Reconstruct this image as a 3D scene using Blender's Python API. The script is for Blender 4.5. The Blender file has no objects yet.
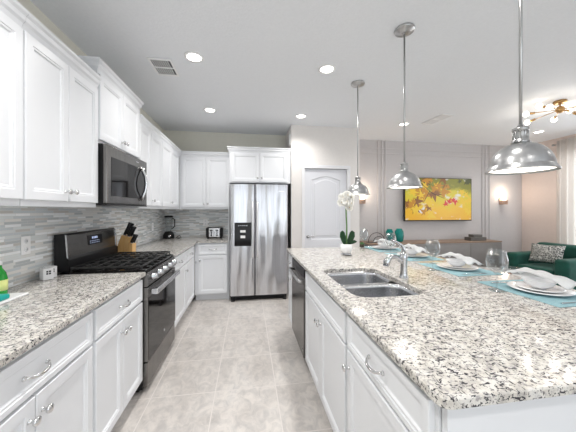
import bpy, bmesh, math, random
from mathutils import Vector, Matrix
PI = math.pi
C = bpy.context.scene.collection
sc = bpy.context.scene
random.seed(7)

# ------------------------------------------------------------------ camera
F, TH, Y0 = 263.0, 0.1529, 210.6
cam = bpy.data.cameras.new('camera'); co = bpy.data.objects.new('camera', cam); C.objects.link(co)
co.location = (0, 0, 1.37); co.rotation_euler = (PI/2, 0, -TH)
cam.sensor_width = 36; cam.lens = F/576*36; cam.shift_y = (Y0-216)/576
cam.clip_start = .02
sc.camera = co
# ------------------------------------------------------------------ view, world, lights
sc.view_settings.view_transform = 'Standard'; sc.view_settings.look = 'None'
sc.view_settings.gamma = 1; sc.view_settings.exposure = 0.25; sc.view_settings.use_curve_mapping = False
w = bpy.data.worlds.new('world'); sc.world = w; w.use_nodes = True
bg = w.node_tree.nodes['Background']; bg.inputs[0].default_value = (.86, .93, 1, 1); bg.inputs[1].default_value = .95

def area(name, loc, rot, sx, sy, power, col=(1, 1, 1)):
    l = bpy.data.lights.new(name, 'AREA'); l.shape = 'RECTANGLE'; l.size = sx; l.size_y = sy
    l.energy = power; l.color = col
    o = bpy.data.objects.new(name, l); C.objects.link(o); o.location = loc; o.rotation_euler = rot
    return o
def point(name, loc, power, r=.04, col=(1, .93, .82)):
    l = bpy.data.lights.new(name, 'POINT'); l.energy = power; l.shadow_soft_size = r; l.color = col
    o = bpy.data.objects.new(name, l); C.objects.link(o); o.location = loc
    return o
def spot(name, loc, power, ang=2.4, r=.07, col=(1, .975, .945)):
    l = bpy.data.lights.new(name, 'SPOT'); l.energy = power; l.spot_size = ang; l.spot_blend = .8; l.shadow_soft_size = r; l.color = col
    o = bpy.data.objects.new(name, l); C.objects.link(o); o.location = loc
    return o
# unseen fill lamps added behind the camera and at the right wall
area('added_fill_rear', (1.6, -2.9, 1.35), (PI/2, 0, 0), 5.2, 2.3, 30, (.93, .97, 1))
area('added_fill_right', (5.83, 2.55, 1.45), (0, PI/2, 0), 1.9, 2.6, 26, (.95, .98, 1))

# ------------------------------------------------------------------ materials
def mat(name, col, rough=.5, metal=0, **k):
    m = bpy.data.materials.new(name); m.use_nodes = True
    b = m.node_tree.nodes['Principled BSDF']
    b.inputs['Base Color'].default_value = (*col, 1); b.inputs['Roughness'].default_value = rough
    b.inputs['Metallic'].default_value = metal
    for kk, v in k.items():
        b.inputs[kk.replace('_', ' ')].default_value = v
    return m
def N(m, t, **k):
    n = m.node_tree.nodes.new(t)
    for a, v in k.items(): setattr(n, a, v)
    return n
def L(m, a, b): m.node_tree.links.new(a, b)
def B(m): return m.node_tree.nodes['Principled BSDF']
def coords(m, scale=(1, 1, 1), rot=(0, 0, 0), loc=(0, 0, 0), kind='Object'):
    tc = N(m, 'ShaderNodeTexCoord'); mp = N(m, 'ShaderNodeMapping')
    mp.inputs['Scale'].default_value = scale; mp.inputs['Rotation'].default_value = rot; mp.inputs['Location'].default_value = loc
    L(m, tc.outputs[kind], mp.inputs['Vector']); return mp.outputs['Vector']
def noise(m, vec, scale, detail=3, rough=.5, dist=0):
    n = N(m, 'ShaderNodeTexNoise'); n.inputs['Scale'].default_value = scale; n.inputs['Detail'].default_value = detail
    n.inputs['Roughness'].default_value = rough; n.inputs['Distortion'].default_value = dist
    L(m, vec, n.inputs['Vector']); return n.outputs['Fac']
def ramp(m, fac, stops, interp='LINEAR'):
    r = N(m, 'ShaderNodeValToRGB'); r.color_ramp.interpolation = interp
    e = r.color_ramp.elements
    while len(e) > 1: e.remove(e[-1])
    for i, (p, c) in enumerate(stops):
        if i == 0: e[0].position = p; x = e[0]
        else: x = e.new(p)
        x.color = (*c, 1) if len(c) == 3 else c
    L(m, fac, r.inputs['Fac']); return r.outputs['Color']
def mix(m, fac, a, b, bt='MIX'):
    n = N(m, 'ShaderNodeMix', data_type='RGBA', blend_type=bt)
    if hasattr(fac, 'links'): L(m, fac, n.inputs[0])
    else: n.inputs[0].default_value = fac
    for s, i in ((a, 6), (b, 7)):
        if hasattr(s, 'links'): L(m, s, n.inputs[i])
        else: n.inputs[i].default_value = (*s, 1)
    return n.outputs[2]
def bump(m, h, strength=.2, dist=.01):
    b = N(m, 'ShaderNodeBump'); b.inputs['Strength'].default_value = strength; b.inputs['Distance'].default_value = dist
    L(m, h, b.inputs['Height']); L(m, b.outputs['Normal'], B(m).inputs['Normal'])
def noisy(name, c1, c2, scale=8, rough=.5, metal=0, bs=0, bd=.002, sc3=(1, 1, 1), **k):
    m = mat(name, c1, rough, metal, **k); v = coords(m, sc3); f = noise(m, v, scale)
    L(m, ramp(m, f, [(.3, c1), (.7, c2)]), B(m).inputs['Base Color'])
    if bs: bump(m, f, bs, bd)
    return m
def emis(name, col, s):
    m = mat(name, (.9, .9, .9), .4); b = B(m)
    b.inputs['Emission Color'].default_value = (*col, 1); b.inputs['Emission Strength'].default_value = s
    return m

M = {}
M['cab'] = noisy('white_cabinet_paint', (.78, .795, .82), (.80, .815, .84), 3, .32)
M['wallL'] = noisy('greige_wall_paint', (.80, .78, .69), (.82, .80, .71), 30, .8, 0, .1, .001)
M['wallD'] = noisy('offwhite_wall_paint', (.80, .77, .745), (.82, .79, .765), 30, .8, 0, .1, .001)
M['wallT'] = noisy('grey_feature_wall_paint', (.60, .575, .575), (.62, .595, .595), 20, .7)
M['wallR'] = noisy('warm_wall_paint', (.76, .655, .61), (.78, .675, .63), 20, .7)
M['ceil'] = noisy('ceiling_paint', (.85, .87, .90), (.88, .90, .93), 60, .9, 0, .35, .004)
M['trim'] = noisy('white_trim_paint', (.82, .82, .84), (.84, .84, .86), 3, .4)
M['doorp'] = noisy('white_door_paint', (.76, .77, .81), (.78, .79, .83), 3, .4)
M['white'] = mat('white_plastic', (.93, .93, .93), .35)
M['nickel'] = noisy('brushed_nickel', (.44, .44, .44), (.56, .56, .56), 40, .3, 1, 0, 0, (1, 1, .05))
M['chrome'] = mat('chrome', (.58, .59, .61), .07, 1)
M['black'] = mat('black_plastic', (.010, .010, .011), .35, 0, Specular_IOR_Level=.3)
M['blackgloss'] = mat('black_glass', (.008, .007, .007), .05, 0, Specular_IOR_Level=.25)
M['iron'] = noisy('cast_iron', (.01, .01, .01), (.02, .02, .02), 80, .5, 0, .3, .001)
M['porc'] = mat('white_porcelain', (.86, .86, .87), .15)
M['linen'] = noisy('white_linen', (.91, .91, .92), (.94, .94, .94), 200, .85, 0, .2, .0005)
M['teal'] = noisy('aqua_woven_placemat', (.24, .45, .50), (.38, .57, .62), 160, .8, 0, .5, .001, (1, 6, 1))
M['brass'] = mat('brass', (.48, .29, .12), .28, 1)
M['bulb'] = emis('bulb_glow', (1, .9, .75), 3)
M['down'] = emis('downlight_glow', (1, .95, .88), 9)
M['diff'] = emis('pendant_diffuser_glow', (1, .93, .82), 3.2)
def thin_glass(name, col=(1, 1, 1), base=.03):
    m = bpy.data.materials.new(name); m.use_nodes = True; nt = m.node_tree; nt.nodes.clear()
    out = nt.nodes.new('ShaderNodeOutputMaterial'); mx = nt.nodes.new('ShaderNodeMixShader'); tr = nt.nodes.new('ShaderNodeBsdfTransparent'); gl = nt.nodes.new('ShaderNodeBsdfGlossy')
    lw = nt.nodes.new('ShaderNodeLayerWeight'); lw.inputs['Blend'].default_value = .35
    mp = nt.nodes.new('ShaderNodeMapRange'); mp.inputs['To Min'].default_value = base; mp.inputs['To Max'].default_value = .6
    tr.inputs['Color'].default_value = (*col, 1); gl.inputs['Roughness'].default_value = .02
    nt.links.new(lw.outputs['Facing'], mp.inputs['Value']); nt.links.new(mp.outputs[0], mx.inputs[0]); nt.links.new(tr.outputs[0], mx.inputs[1]); nt.links.new(gl.outputs[0], mx.inputs[2]); nt.links.new(mx.outputs[0], out.inputs[0])
    return m
M['glass'] = thin_glass('clear_glass', (.93, .945, .95), .02)
M['tealglass'] = mat('teal_glass', (.02, .42, .38), .04, 0, Transmission_Weight=.55, IOR=1.45)
M['velvet'] = noisy('green_velvet', (.0, .055, .040), (.002, .085, .06), 12, .8, 0, .15, .003, Sheen_Weight=.12)
M['taupe'] = noisy('taupe_lacquer', (.27, .25, .24), (.30, .28, .27), 6, .4)
M['boxg'] = mat('dark_grey_box_lacquer', (.12, .11, .10), .4)
M['leaf'] = noisy('orchid_leaf', (.02, .07, .03), (.04, .12, .05), 15, .35)
M['stem'] = noisy('green_stem', (.10, .22, .06), (.16, .30, .10), 30, .5)
M['petal'] = noisy('white_petal', (.93, .92, .87), (.96, .95, .91), 30, .5)
M['yellow'] = mat('flower_centre', (.65, .45, .08), .5)
M['succ'] = noisy('succulent_green', (.05, .16, .05), (.14, .30, .10), 40, .5)
M['darkpot'] = noisy('dark_pot', (.04, .035, .03), (.10, .08, .05), 60, .6)
M['soap'] = mat('green_soap', (.02, .45, .05), .1, 0, Transmission_Weight=.3)
M['tealplain'] = mat('teal_plastic', (.0, .36, .32), .4)
M['curtain'] = noisy('cream_curtain', (.84, .81, .78), (.88, .85, .82), 90, .9)

def curtain_mat():
    m = M['curtain']; nt = m.node_tree; out = nt.nodes['Material Output']; tr = nt.nodes.new('ShaderNodeBsdfTranslucent'); tr.inputs['Color'].default_value = (.9, .87, .84, 1)
    mx = nt.nodes.new('ShaderNodeMixShader'); mx.inputs[0].default_value = .45
    nt.links.new(B(m).outputs[0], mx.inputs[1]); nt.links.new(tr.outputs[0], mx.inputs[2]); nt.links.new(mx.outputs[0], out.inputs[0])
curtain_mat()
def steel(name, c1, c2, rough, streak=.10, vert=True):
    m = mat(name, c1, rough, 1)
    sc_ = (1, 1, .02) if vert else (.02, .02, 1)
    v = coords(m, sc_); f = noise(m, v, 90, 4)
    L(m, ramp(m, f, [(.3, c1), (.7, c2)]), B(m).inputs['Base Color'])
    v2 = coords(m, (1, 1, .12) if vert else (.2, .2, .2)); g = noise(m, v2, 5, 1)
    bump(m, g, streak, .06)
    B(m).inputs['Anisotropic'].default_value = .5
    return m
M['steel'] = steel('brushed_steel', (.50, .50, .52), (.64, .64, .66), .2, .9)
M['dsteel'] = steel('dark_brushed_steel', (.17, .165, .16), (.23, .22, .21), .26, .05)
M['ssteel'] = steel('sink_steel', (.42, .43, .45), (.50, .51, .53), .24, .02, False)
M['hsteel'] = steel('handle_steel', (.66, .66, .67), (.75, .75, .76), .2, .0)

M['fhandle'] = mat('satin_handle_steel', (.88, .88, .89), .42, 1)
M['hard'] = mat('polished_nickel_hardware', (.70, .70, .70), .14, 1)
def granite():
    m = mat('speckled_granite', (.7, .66, .6), .09); B(m).inputs['Specular IOR Level'].default_value = .45
    v = coords(m, (1, 1, 1))
    base = ramp(m, noise(m, v, 22, 4, .6), [(.32, (.43, .41, .39)), (.45, (.62, .59, .54)), (.60, (.74, .72, .68)), (.8, (.58, .57, .57))])
    grey = ramp(m, noise(m, coords(m, (1, 1, 1), (0, 0, .6), (3, 1, 2)), 48, 3, .6), [(.54, (0, 0, 0)), (.62, (1, 1, 1))])
    c = mix(m, grey, base, (.40, .38, .37))
    v3 = coords(m, (1, 2.3, 2), (0, 0, .5), (5, 2, 1))
    dk = ramp(m, noise(m, v3, 46, 3, .6, .8), [(.575, (0, 0, 0)), (.60, (1, 1, 1))])
    c = mix(m, dk, c, (.035, .035, .045))
    v4 = coords(m, (2.2, 1, 2), (0, 0, .9), (9, 4, 1))
    dk2 = ramp(m, noise(m, v4, 70, 2, .5, .5), [(.60, (0, 0, 0)), (.635, (1, 1, 1))])
    c = mix(m, dk2, c, (.06, .055, .06))
    L(m, c, B(m).inputs['Base Color']); return m
M['granite'] = granite()

def backsplash(along):
    m = mat('mosaic_tile_' + along, (.5, .5, .5), .18)
    tc = N(m, 'ShaderNodeTexCoord'); sp = N(m, 'ShaderNodeSeparateXYZ'); cb = N(m, 'ShaderNodeCombineXYZ')
    L(m, tc.outputs['Object'], sp.inputs[0])
    L(m, sp.outputs['Y' if along == 'y' else 'X'], cb.inputs['X']); L(m, sp.outputs['Z'], cb.inputs['Y'])
    br = N(m, 'ShaderNodeTexBrick'); L(m, cb.outputs[0], br.inputs['Vector'])
    br.inputs['Color1'].default_value = (0, 0, 0, 1); br.inputs['Color2'].default_value = (1, 1, 1, 1); br.inputs['Mortar'].default_value = (.5, .5, .5, 1)
    br.inputs['Scale'].default_value = 1; br.inputs['Mortar Size'].default_value = .0011; br.inputs['Mortar Smooth'].default_value = .1
    br.inputs['Brick Width'].default_value = .11; br.inputs['Row Height'].default_value = .0165; br.inputs['Bias'].default_value = 0
    br.offset = .37; br.offset_frequency = 3; br.squash = 1.5; br.squash_frequency = 2
    col = ramp(m, br.outputs['Color'], [(0, (.52, .55, .56)), (.16, (.74, .77, .77)), (.3, (.90, .92, .93)), (.44, (.60, .58, .55)), (.56, (.78, .78, .76)),
               (.68, (.96, .97, .98)), (.78, (.62, .66, .68)), (.9, (.82, .80, .77))], 'CONSTANT')
    c = mix(m, br.outputs['Fac'], col, (.74, .73, .71))
    L(m, c, B(m).inputs['Base Color'])
    inv = N(m, 'ShaderNodeMath', operation='SUBTRACT'); inv.inputs[0].default_value = 1; L(m, br.outputs['Fac'], inv.inputs[1])
    bump(m, inv.outputs[0], .3, .001)
    return m
M['splashY'] = backsplash('y'); M['splashX'] = backsplash('x')

def tiles():
    m = mat('beige_floor_tile', (.6, .55, .5), .33)
    v = coords(m, (1, 1, 1), (0, 0, 0), (.24, .235, 0))
    br = N(m, 'ShaderNodeTexBrick'); L(m, v, br.inputs['Vector'])
    br.inputs['Color1'].default_value = (.93, .93, .93, 1); br.inputs['Color2'].default_value = (1, 1, 1, 1)
    br.inputs['Scale'].default_value = 1; br.inputs['Mortar Size'].default_value = .0045; br.inputs['Mortar Smooth'].default_value = .2
    br.inputs['Brick Width'].default_value = .457; br.inputs['Row Height'].default_value = .457; br.offset = 0; br.offset_frequency = 2
    vv = coords(m, (1, .7, 1), (0, 0, .4))
    b = ramp(m, noise(m, vv, 2.6, 6, .62, .6), [(.3, (.52, .48, .445)), (.47, (.62, .58, .545)), (.6, (.70, .66, .62)), (.75, (.66, .635, .61))])
    b2 = ramp(m, noise(m, vv, 14, 6, .7, 1), [(.35, (.76, .77, .79)), (.6, (1, 1, 1))]); b = mix(m, 1, b, b2, 'MULTIPLY')
    c = mix(m, 1, b, br.outputs['Color'], 'MULTIPLY')
    c = mix(m, br.outputs['Fac'], c, (.68, .64, .61))
    L(m, c, B(m).inputs['Base Color'])
    return m
M['tile'] = tiles()
def wood(name, c1, c2, sc3=(8, 8, .8)):
    m = mat(name, c1, .45); v = coords(m, sc3)
    L(m, ramp(m, noise(m, v, 6, 5, .6, 1), [(.3, c1), (.7, c2)]), B(m).inputs['Base Color']); return m
M['maple'] = wood('maple_wood', (.66, .36, .12), (.78, .50, .22))
M['walnut'] = wood('walnut_wood', (.10, .035, .015), (.2, .08, .04), (1, 8, 8))
M['credtop'] = wood('brown_oak_top', (.26, .17, .12), (.36, .26, .19), (.8, 8, 8))
def pillow_mat():
    m = mat('patterned_pillow_fabric', (.5, .5, .5), .9); v = coords(m, (1, 1, 1))
    wv = N(m, 'ShaderNodeTexVoronoi'); wv.feature = 'DISTANCE_TO_EDGE'; wv.inputs['Scale'].default_value = 38; L(m, v, wv.inputs['Vector'])
    L(m, ramp(m, wv.outputs['Distance'], [(.07, (.70, .70, .67)), (.14, (.03, .035, .035))]), B(m).inputs['Base Color']); return m
M['pillow'] = pillow_mat()
def screen_mat():
    m = mat('autumn_picture', (.1, .1, .1), .3)
    v = coords(m, (1, 1, 1), (0, 0, 0), (0, 0, 0), 'Generated')
    sp = N(m, 'ShaderNodeSeparateXYZ'); L(m, v, sp.inputs[0])
    n1 = noise(m, v, 3.5, 4, .6)
    a = N(m, 'ShaderNodeMath', operation='MULTIPLY_ADD'); L(m, sp.outputs['Z'], a.inputs[0]); a.inputs[1].default_value = .75
    s = N(m, 'ShaderNodeMath', operation='MULTIPLY'); L(m, n1, s.inputs[0]); s.inputs[1].default_value = .55
    L(m, s.outputs[0], a.inputs[2])
    c = ramp(m, a.outputs[0], [(.2, (.85, .42, .0)), (.45, (.90, .52, .005)), (.62, (.80, .60, .01)), (.78, (.70, .60, .03)), (.9, (.25, .24, .01))])
    sun = ramp(m, noise(m, coords(m, (1.4, 1, 1), (0, 0, 0), (.9, 0, .35), 'Generated'), 4.2, 3, .6), [(.56, (0, 0, 0)), (.66, (1, 1, 1))])
    c = mix(m, sun, c, (.85, .84, .80))
    L(m, c, B(m).inputs['Emission Color']); B(m).inputs['Emission Strength'].default_value = .66
    B(m).inputs['Base Color'].default_value = (.02, .02, .02, 1)
    return m
M['screen'] = screen_mat()
def pic(n, c): 
    m = mat(n, (.02, .02, .02), .3); B(m).inputs['Emission Color'].default_value = (*c, 1); B(m).inputs['Emission Strength'].default_value = .62; return m
M['pY'] = pic('picture_yellow_leaf', (.95, .62, .02)); M['pO'] = pic('picture_brown_leaf', (.28, .10, .008)); M['pR'] = pic('picture_red_leaf', (.75, .02, .005))
M['pD'] = pic('picture_gold_leaf', (.62, .27, .004)); M['pG'] = pic('picture_dark_green', (.07, .08, .01)); M['pB'] = pic('picture_branch', (.05, .02, .01))

# ------------------------------------------------------------------ mesh helpers
def box(bm, x0, x1, y0, y1, z0, z1, bev=0, seg=1, mi=0, mtx=None):
    vs = [bm.verts.new(p) for p in ((x0, y0, z0), (x1, y0, z0), (x1, y1, z0), (x0, y1, z0), (x0, y0, z1), (x1, y0, z1), (x1, y1, z1), (x0, y1, z1))]
    fs = [bm.faces.new([vs[i] for i in q]) for q in ((0, 3, 2, 1), (4, 5, 6, 7), (0, 1, 5, 4), (1, 2, 6, 5), (2, 3, 7, 6), (3, 0, 4, 7))]
    for f in fs: f.material_index = mi
    if bev:
        es = list({e for f in fs for e in f.edges})
        r = bmesh.ops.bevel(bm, geom=es, offset=bev, segments=seg, profile=.5, affect='EDGES')
        for f in r['faces']: f.material_index = mi
        vs = list({v for f in r['faces'] for v in f.verts} | {v for v in vs if v.is_valid})
    if mtx:
        bmesh.ops.transform(bm, matrix=mtx, verts=[v for v in vs if v.is_valid])
    return vs
def lathe(bm, prof, n=24, mtx=None, mi=0, axis=None, smooth=True):
    rings = []
    for r, z in prof:
        if r < 1e-6: rings.append([bm.verts.new((0, 0, z))])
        else: rings.append([bm.verts.new((r*math.cos(2*PI*i/n), r*math.sin(2*PI*i/n), z)) for i in range(n)])
    for a, b in zip(rings, rings[1:]):
        for i in range(n):
            j = (i+1) % n
            if len(a) == 1 and len(b) == 1: continue
            if len(a) == 1: q = [a[0], b[j], b[i]]
            elif len(b) == 1: q = [a[i], a[j], b[0]]
            else: q = [a[i], a[j], b[j], b[i]]
            f = bm.faces.new(q); f.material_index = mi; f.smooth = smooth
    vs = [v for r in rings for v in r]
    if mtx: bmesh.ops.transform(bm, matrix=mtx, verts=vs)
    return vs
def tube(bm, pts, rad, n=8, mi=0, caps=True, flat=None):
    pts = [Vector(p) for p in pts]; k = len(pts)
    if not hasattr(rad, '__len__'): rad = [rad]*k
    rings = []; up = None
    for i, p in enumerate(pts):
        t = (pts[min(i+1, k-1)]-pts[max(i-1, 0)]).normalized()
        if up is None:
            up = Vector((0, 0, 1)) if abs(t.z) < .9 else Vector((1, 0, 0))
        a = t.cross(up).normalized(); b = a.cross(t).normalized(); up = b
        fx, fy = flat if flat else (1, 1)
        rings.append([bm.verts.new(p+(a*math.cos(2*PI*j/n)*fx+b*math.sin(2*PI*j/n)*fy)*rad[i]) for j in range(n)])
    for r0, r1 in zip(rings, rings[1:]):
        for j in range(n):
            f = bm.faces.new((r0[j], r0[(j+1) % n], r1[(j+1) % n], r1[j])); f.smooth = True; f.material_index = mi
    if caps:
        for r, s in ((rings[0], -1), (rings[-1], 1)):
            try:
                f = bm.faces.new(r); f.material_index = mi
            except ValueError: pass
    return [v for r in rings for v in r]
def nested(bm, x0, x1, z0, z1, prof, mi=0, cap=True, capmi=None):
    """rectangle loops: prof = [(inset, y)...] front at negative y"""
    loops = []
    for i, y in prof:
        loops.append([bm.verts.new(p) for p in ((x0+i, y, z0+i), (x1-i, y, z0+i), (x1-i, y, z1-i), (x0+i, y, z1-i))])
    for a, b in zip(loops, loops[1:]):
        for j in range(4):
            f = bm.faces.new((a[j], a[(j+1) % 4], b[(j+1) % 4], b[j])); f.material_index = mi
    if cap: f = bm.faces.new(loops[-1]); f.material_index = mi if capmi is None else capmi
    bm.faces.new(loops[0][::-1])
def prism(bm, poly, z0, z1, bev=0, mi=0):
    b0 = [bm.verts.new((x, y, z0)) for x, y in poly]; b1 = [bm.verts.new((x, y, z1)) for x, y in poly]
    n = len(poly); fs = [bm.faces.new(b0[::-1]), bm.faces.new(b1)]
    for i in range(n): fs.append(bm.faces.new((b0[i], b0[(i+1) % n], b1[(i+1) % n], b1[i])))
    for f in fs: f.material_index = mi
    if bev:
        es = [e for e in fs[1].edges]+[e for e in fs[0].edges]
        bmesh.ops.bevel(bm, geom=es, offset=bev, segments=2, profile=.5, affect='EDGES')
    return b0+b1
def nb(): return bmesh.new()
def obj(name, bm, m, parent=None, smooth=False, loc=None, rot=None):
    bmesh.ops.recalc_face_normals(bm, faces=bm.faces)
    me = bpy.data.meshes.new(name)
    if smooth:
        for f in bm.faces: f.smooth = True
    bm.to_mesh(me); bm.free()
    for mm in (m if isinstance(m, (list, tuple)) else [m]): me.materials.append(mm)
    o = bpy.data.objects.new(name, me); C.objects.link(o)
    if parent: o.parent = parent
    if loc: o.location = loc
    if rot: o.rotation_euler = rot
    return o
def tag(o, label, cat, group=None):
    o['label'] = label; o['category'] = cat
    if group: o['group'] = group
    return o
def thing(name, label, cat, loc=(0, 0, 0), rz=0, group=None):
    o = bpy.data.objects.new(name, None); C.objects.link(o); o.empty_display_size = .05
    o.location = loc; o.rotation_euler = (0, 0, rz); return tag(o, label, cat, group)
def struct(name, bm, m, parent=None, smooth=False):
    o = obj(name, bm, m, parent, smooth)
    if not parent: o['kind'] = 'structure'
    return o
def dup(root, loc, rz=None, label=None, group=None):
    r = root.copy(); C.objects.link(r); r.location = loc
    if rz is not None: r.rotation_euler = (0, 0, rz)
    if label: r['label'] = label
    if group: r['group'] = group
    def rec(a, b):
        for ch in list(a.children):
            c = ch.copy(); C.objects.link(c); c.parent = b; rec(ch, c)
    rec(root, r); return r

# ------------------------------------------------------------------ room shell
XW, YB, XR, YF, YR, HC = -1.40, 4.75, 5.80, 4.80, -3.0, 2.74
bm = nb(); box(bm, XW-.1, XR+.1, YR-.1, YF+.1, -.1, 0); struct('floor', bm, M['tile'])
bm = nb(); box(bm, XW-.1, XR+.1, YR-.1, YF+.1, HC, HC+.1); struct('ceiling', bm, M['ceil'])
bm = nb(); box(bm, XW-.1, XW, YR-.1, YF+.1, 0, HC); struct('wall_left', bm, M['wallL'])
bm = nb(); box(bm, XW, .69, YB, YB+.15, 0, HC); struct('wall_back', bm, M['wallL'])
# pantry wall with the door opening
YD = 4.14
bm = nb(); box(bm, .69, .905, YD, YD+.66, 0, HC); box(bm, 1.625, 1.84, YD, YD+.66, 0, HC); box(bm, .905, 1.625, YD, YD+.66, 2.055, HC)
box(bm, .905, 1.625, YD+.2, YD+.66, 0, 2.055)
struct('wall_pantry', bm, M['wallD'])
bm = nb(); box(bm, 1.84, XR+.1, YF, YF+.1, 0, HC); struct('wall_far', bm, M['wallT'])
# right wall with unseen window opening, added to let light in, Y 1.2..3.2
bm = nb(); box(bm, XR, XR+.1, 4.0, YF, 0, HC); box(bm, XR, XR+.1, YR, 1.15, 0, HC)
box(bm, XR, XR+.1, 1.15, 4.0, 0, .45); box(bm, XR, XR+.1, 1.15, 4.0, 2.45, HC); struct('wall_right', bm, M['wallR'])
bm = nb()
box(bm, XR+.02, XR+.07, 1.15, 1.2, .45, 2.45); box(bm, XR+.02, XR+.07, 3.95, 4.0, .45, 2.45); box(bm, XR+.02, XR+.07, 1.2, 3.95, .45, .5)
box(bm, XR+.02, XR+.07, 1.2, 3.95, 2.4, 2.45); box(bm, XR+.02, XR+.07, 2.55, 2.60, .5, 2.4); struct('added_window_1', bm, M['trim'])
# rear wall with wide unseen glazed opening, added as a light source
bm = nb(); box(bm, XW, -1.1, YR-.1, YR, 0, HC); box(bm, 4.3, XR, YR-.1, YR, 0, HC); box(bm, -1.1, 4.3, YR-.1, YR, 2.45, HC); struct('wall_rear', bm, M['wallD'])
bm = nb()
for i in range(4):
    x = -1.1+i*1.35; box(bm, x, x+.06, YR-.07, YR-.02, 0, 2.45); box(bm, x+1.29, x+1.35, YR-.07, YR-.02, 0, 2.45); box(bm, x+.06, x+1.29, YR-.07, YR-.02, 2.37, 2.45); box(bm, x+.06, x+1.29, YR-.07, YR-.02, 0, .1)
struct('added_window_2', bm, M['trim'])
# backsplash
bm = nb(); box(bm, XW, XW+.008, -1.0, YB, .915, 1.45); struct('wall_backsplash', bm, M['splashY'])
bm = nb(); box(bm, XW+.008, -.29, YB-.008, YB, .915, 1.45); struct('wall_backsplash_rear', bm, M['splashX'])
# feature wall mouldings
for i, z in enumerate((2.574, 2.48)):
    bm = nb(); box(bm, 1.84, XR, YF-.012, YF, z-.012, z+.012, .003); struct('trim_%d' % (i+1), bm, M['wallT'])
for i, x in enumerate((2.515, 2.59, 2.667, 4.83, 4.905, 5.0)):
    bm = nb(); box(bm, x-.012, x+.012, YF-.018, YF, .14, HC, .003); struct('trim_%d' % (i+3), bm, M['wallT'])
bm = nb(); box(bm, 1.84, XR, YF-.02, YF, 0, .13, .004); struct('baseboard_far', bm, M['trim'])
bm = nb(); box(bm, XR-.015, XR, YR, YF-.02, 0, .13, .004); struct('baseboard_right', bm, M['trim'])
bm = nb(); box(bm, 1.676, 1.84, YD-.015, YD, 0, .13, .004); struct('baseboard_pantry', bm, M['trim'])

# pantry door
def pantry_door():
    d = bpy.data.objects.new('door_1', None); C.objects.link(d); d['kind'] = 'structure'; d.location = (.91, YD+.012, 0)
    w_, h = .71, 2.045
    bm = nb(); box(bm, 0, w_, .0125, .045, .005, h)
    # face with arched upper panel and square lower panel, built as frame pieces and recessed fields
    y1, y0 = .012, 0
    def arch(x0, x1, z0, zt, rise, inset):
        p = [(x0+inset, z0+inset), (x1-inset, z0+inset)]
        k = 16
        for i in range(k+1):
            t = i/k; x = x1-inset-(x1-x0-2*inset)*t
            p.append((x, zt-inset-rise+rise*(math.sin(PI*t)**1.2)))
        return p
    for (z0, zt, rise) in ((.90, 1.93, .06), (.20, .77, 0.0001)):
        lo = []
        for ins, y in ((0, -.0001), (.012, .010), (.05, .010), (.065, .002)):
            lo.append([bm.verts.new((x, y, z)) for x, z in arch(.11, w_-.11, z0, zt, rise, ins)])
        for a, b in zip(lo, lo[1:]):
            n = len(a)
            for j in range(n): bm.faces.new((a[j], a[(j+1) % n], b[(j+1) % n], b[j]))
        bm.faces.new(lo[-1])
        # outer face ring: link arch outline to rail rectangle
        zlo, zhi = (.835, h) if z0 > .5 else (.005, .835)
        out = lo[0]; n = len(out)
        oc = [(0, zlo), (w_, zlo)]
        k = n-3
        for i in range(k+1): oc.append((w_*(1-i/k), zhi))
        ov = [bm.verts.new((x, -.0001, z)) for x, z in oc]
        for j in range(n): bm.faces.new((ov[j], ov[(j+1) % n], out[(j+1) % n], out[j]))
    obj('door_panel', bm, M['doorp'], d)
    bm = nb()
    lathe(bm, [(0, 0), (.026, 0), (.026, .008), (.01, .012), (.01, .045), (0, .045)], 16, Matrix.Translation((.055, 0, .95)) @ Matrix.Rotation(PI/2, 4, 'X'))
    tube(bm, [(.055, -.045, .95), (.09, -.05, .952), (.13, -.048, .95), (.165, -.045, .945)], [.009, .009, .008, .006], 8)
    obj('door_handle', bm, M['nickel'], d)
    bm = nb()
    for x0, x1, z0, z1 in ((-.05, -.002, 0, 2.049), (w_+.002, w_+.055, 0, 2.049), (-.05, w_+.055, 2.05, 2.105)):
        box(bm, x0, x1, -.034, -.0125, z0, z1, .004, 2)
    obj('door_casing', bm, M['trim'], d)
pantry_door()

# ------------------------------------------------------------------ hardware
def knob_mesh():
    bm = nb(); lathe(bm, [(0, 0), (.009, 0), (.0075, .003), (.0055, .006), (.005, .014), (.008, .017), (.0145, .020), (.0165, .025), (.015, .030), (.009, .033), (0, .034)], 16, Matrix.Rotation(PI/2, 4, 'X'))
    bmesh.ops.recalc_face_normals(bm, faces=bm.faces)
    me = bpy.data.meshes.new('knob'); bm.to_mesh(me); bm.free(); me.materials.append(M['hard']); return me
KN = knob_mesh()
def pull_mesh():
    bm = nb(); n = 14; pts = []; rad = []
    for i in range(n+1):
        t = i/n*2-1
        pts.append((t*.054, -(.004+.024*(1-abs(t)**3)), -.010*(1-t*t)+.004)); rad.append(.0042+.0016*(1-t*t))
    tube(bm, pts, rad, 8, flat=(1, 1.25))
    for s in (-1, 1):
        lathe(bm, [(0, 0), (.009, 0), (.008, .004), (.005, .008), (0, .009)], 12, Matrix.Translation((s*.054, 0, .004)) @ Matrix.Rotation(PI/2, 4, 'X'))
        for k in (-1, 1):
            v = lathe(bm, [(0, -.004), (.0035, -.002), (.0035, .002), (0, .004)], 8, Matrix.Translation((s*(.054+.0045*k), -.006, .004)))
    bmesh.ops.recalc_face_normals(bm, faces=bm.faces)
    me = bpy.data.meshes.new('pull'); bm.to_mesh(me); bm.free(); me.materials.append(M['hard']); return me
PL = pull_mesh()
def inst(name, me, parent, loc):
    o = bpy.data.objects.new(name, me); C.objects.link(o); o.parent = parent; o.location = loc; return o

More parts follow.
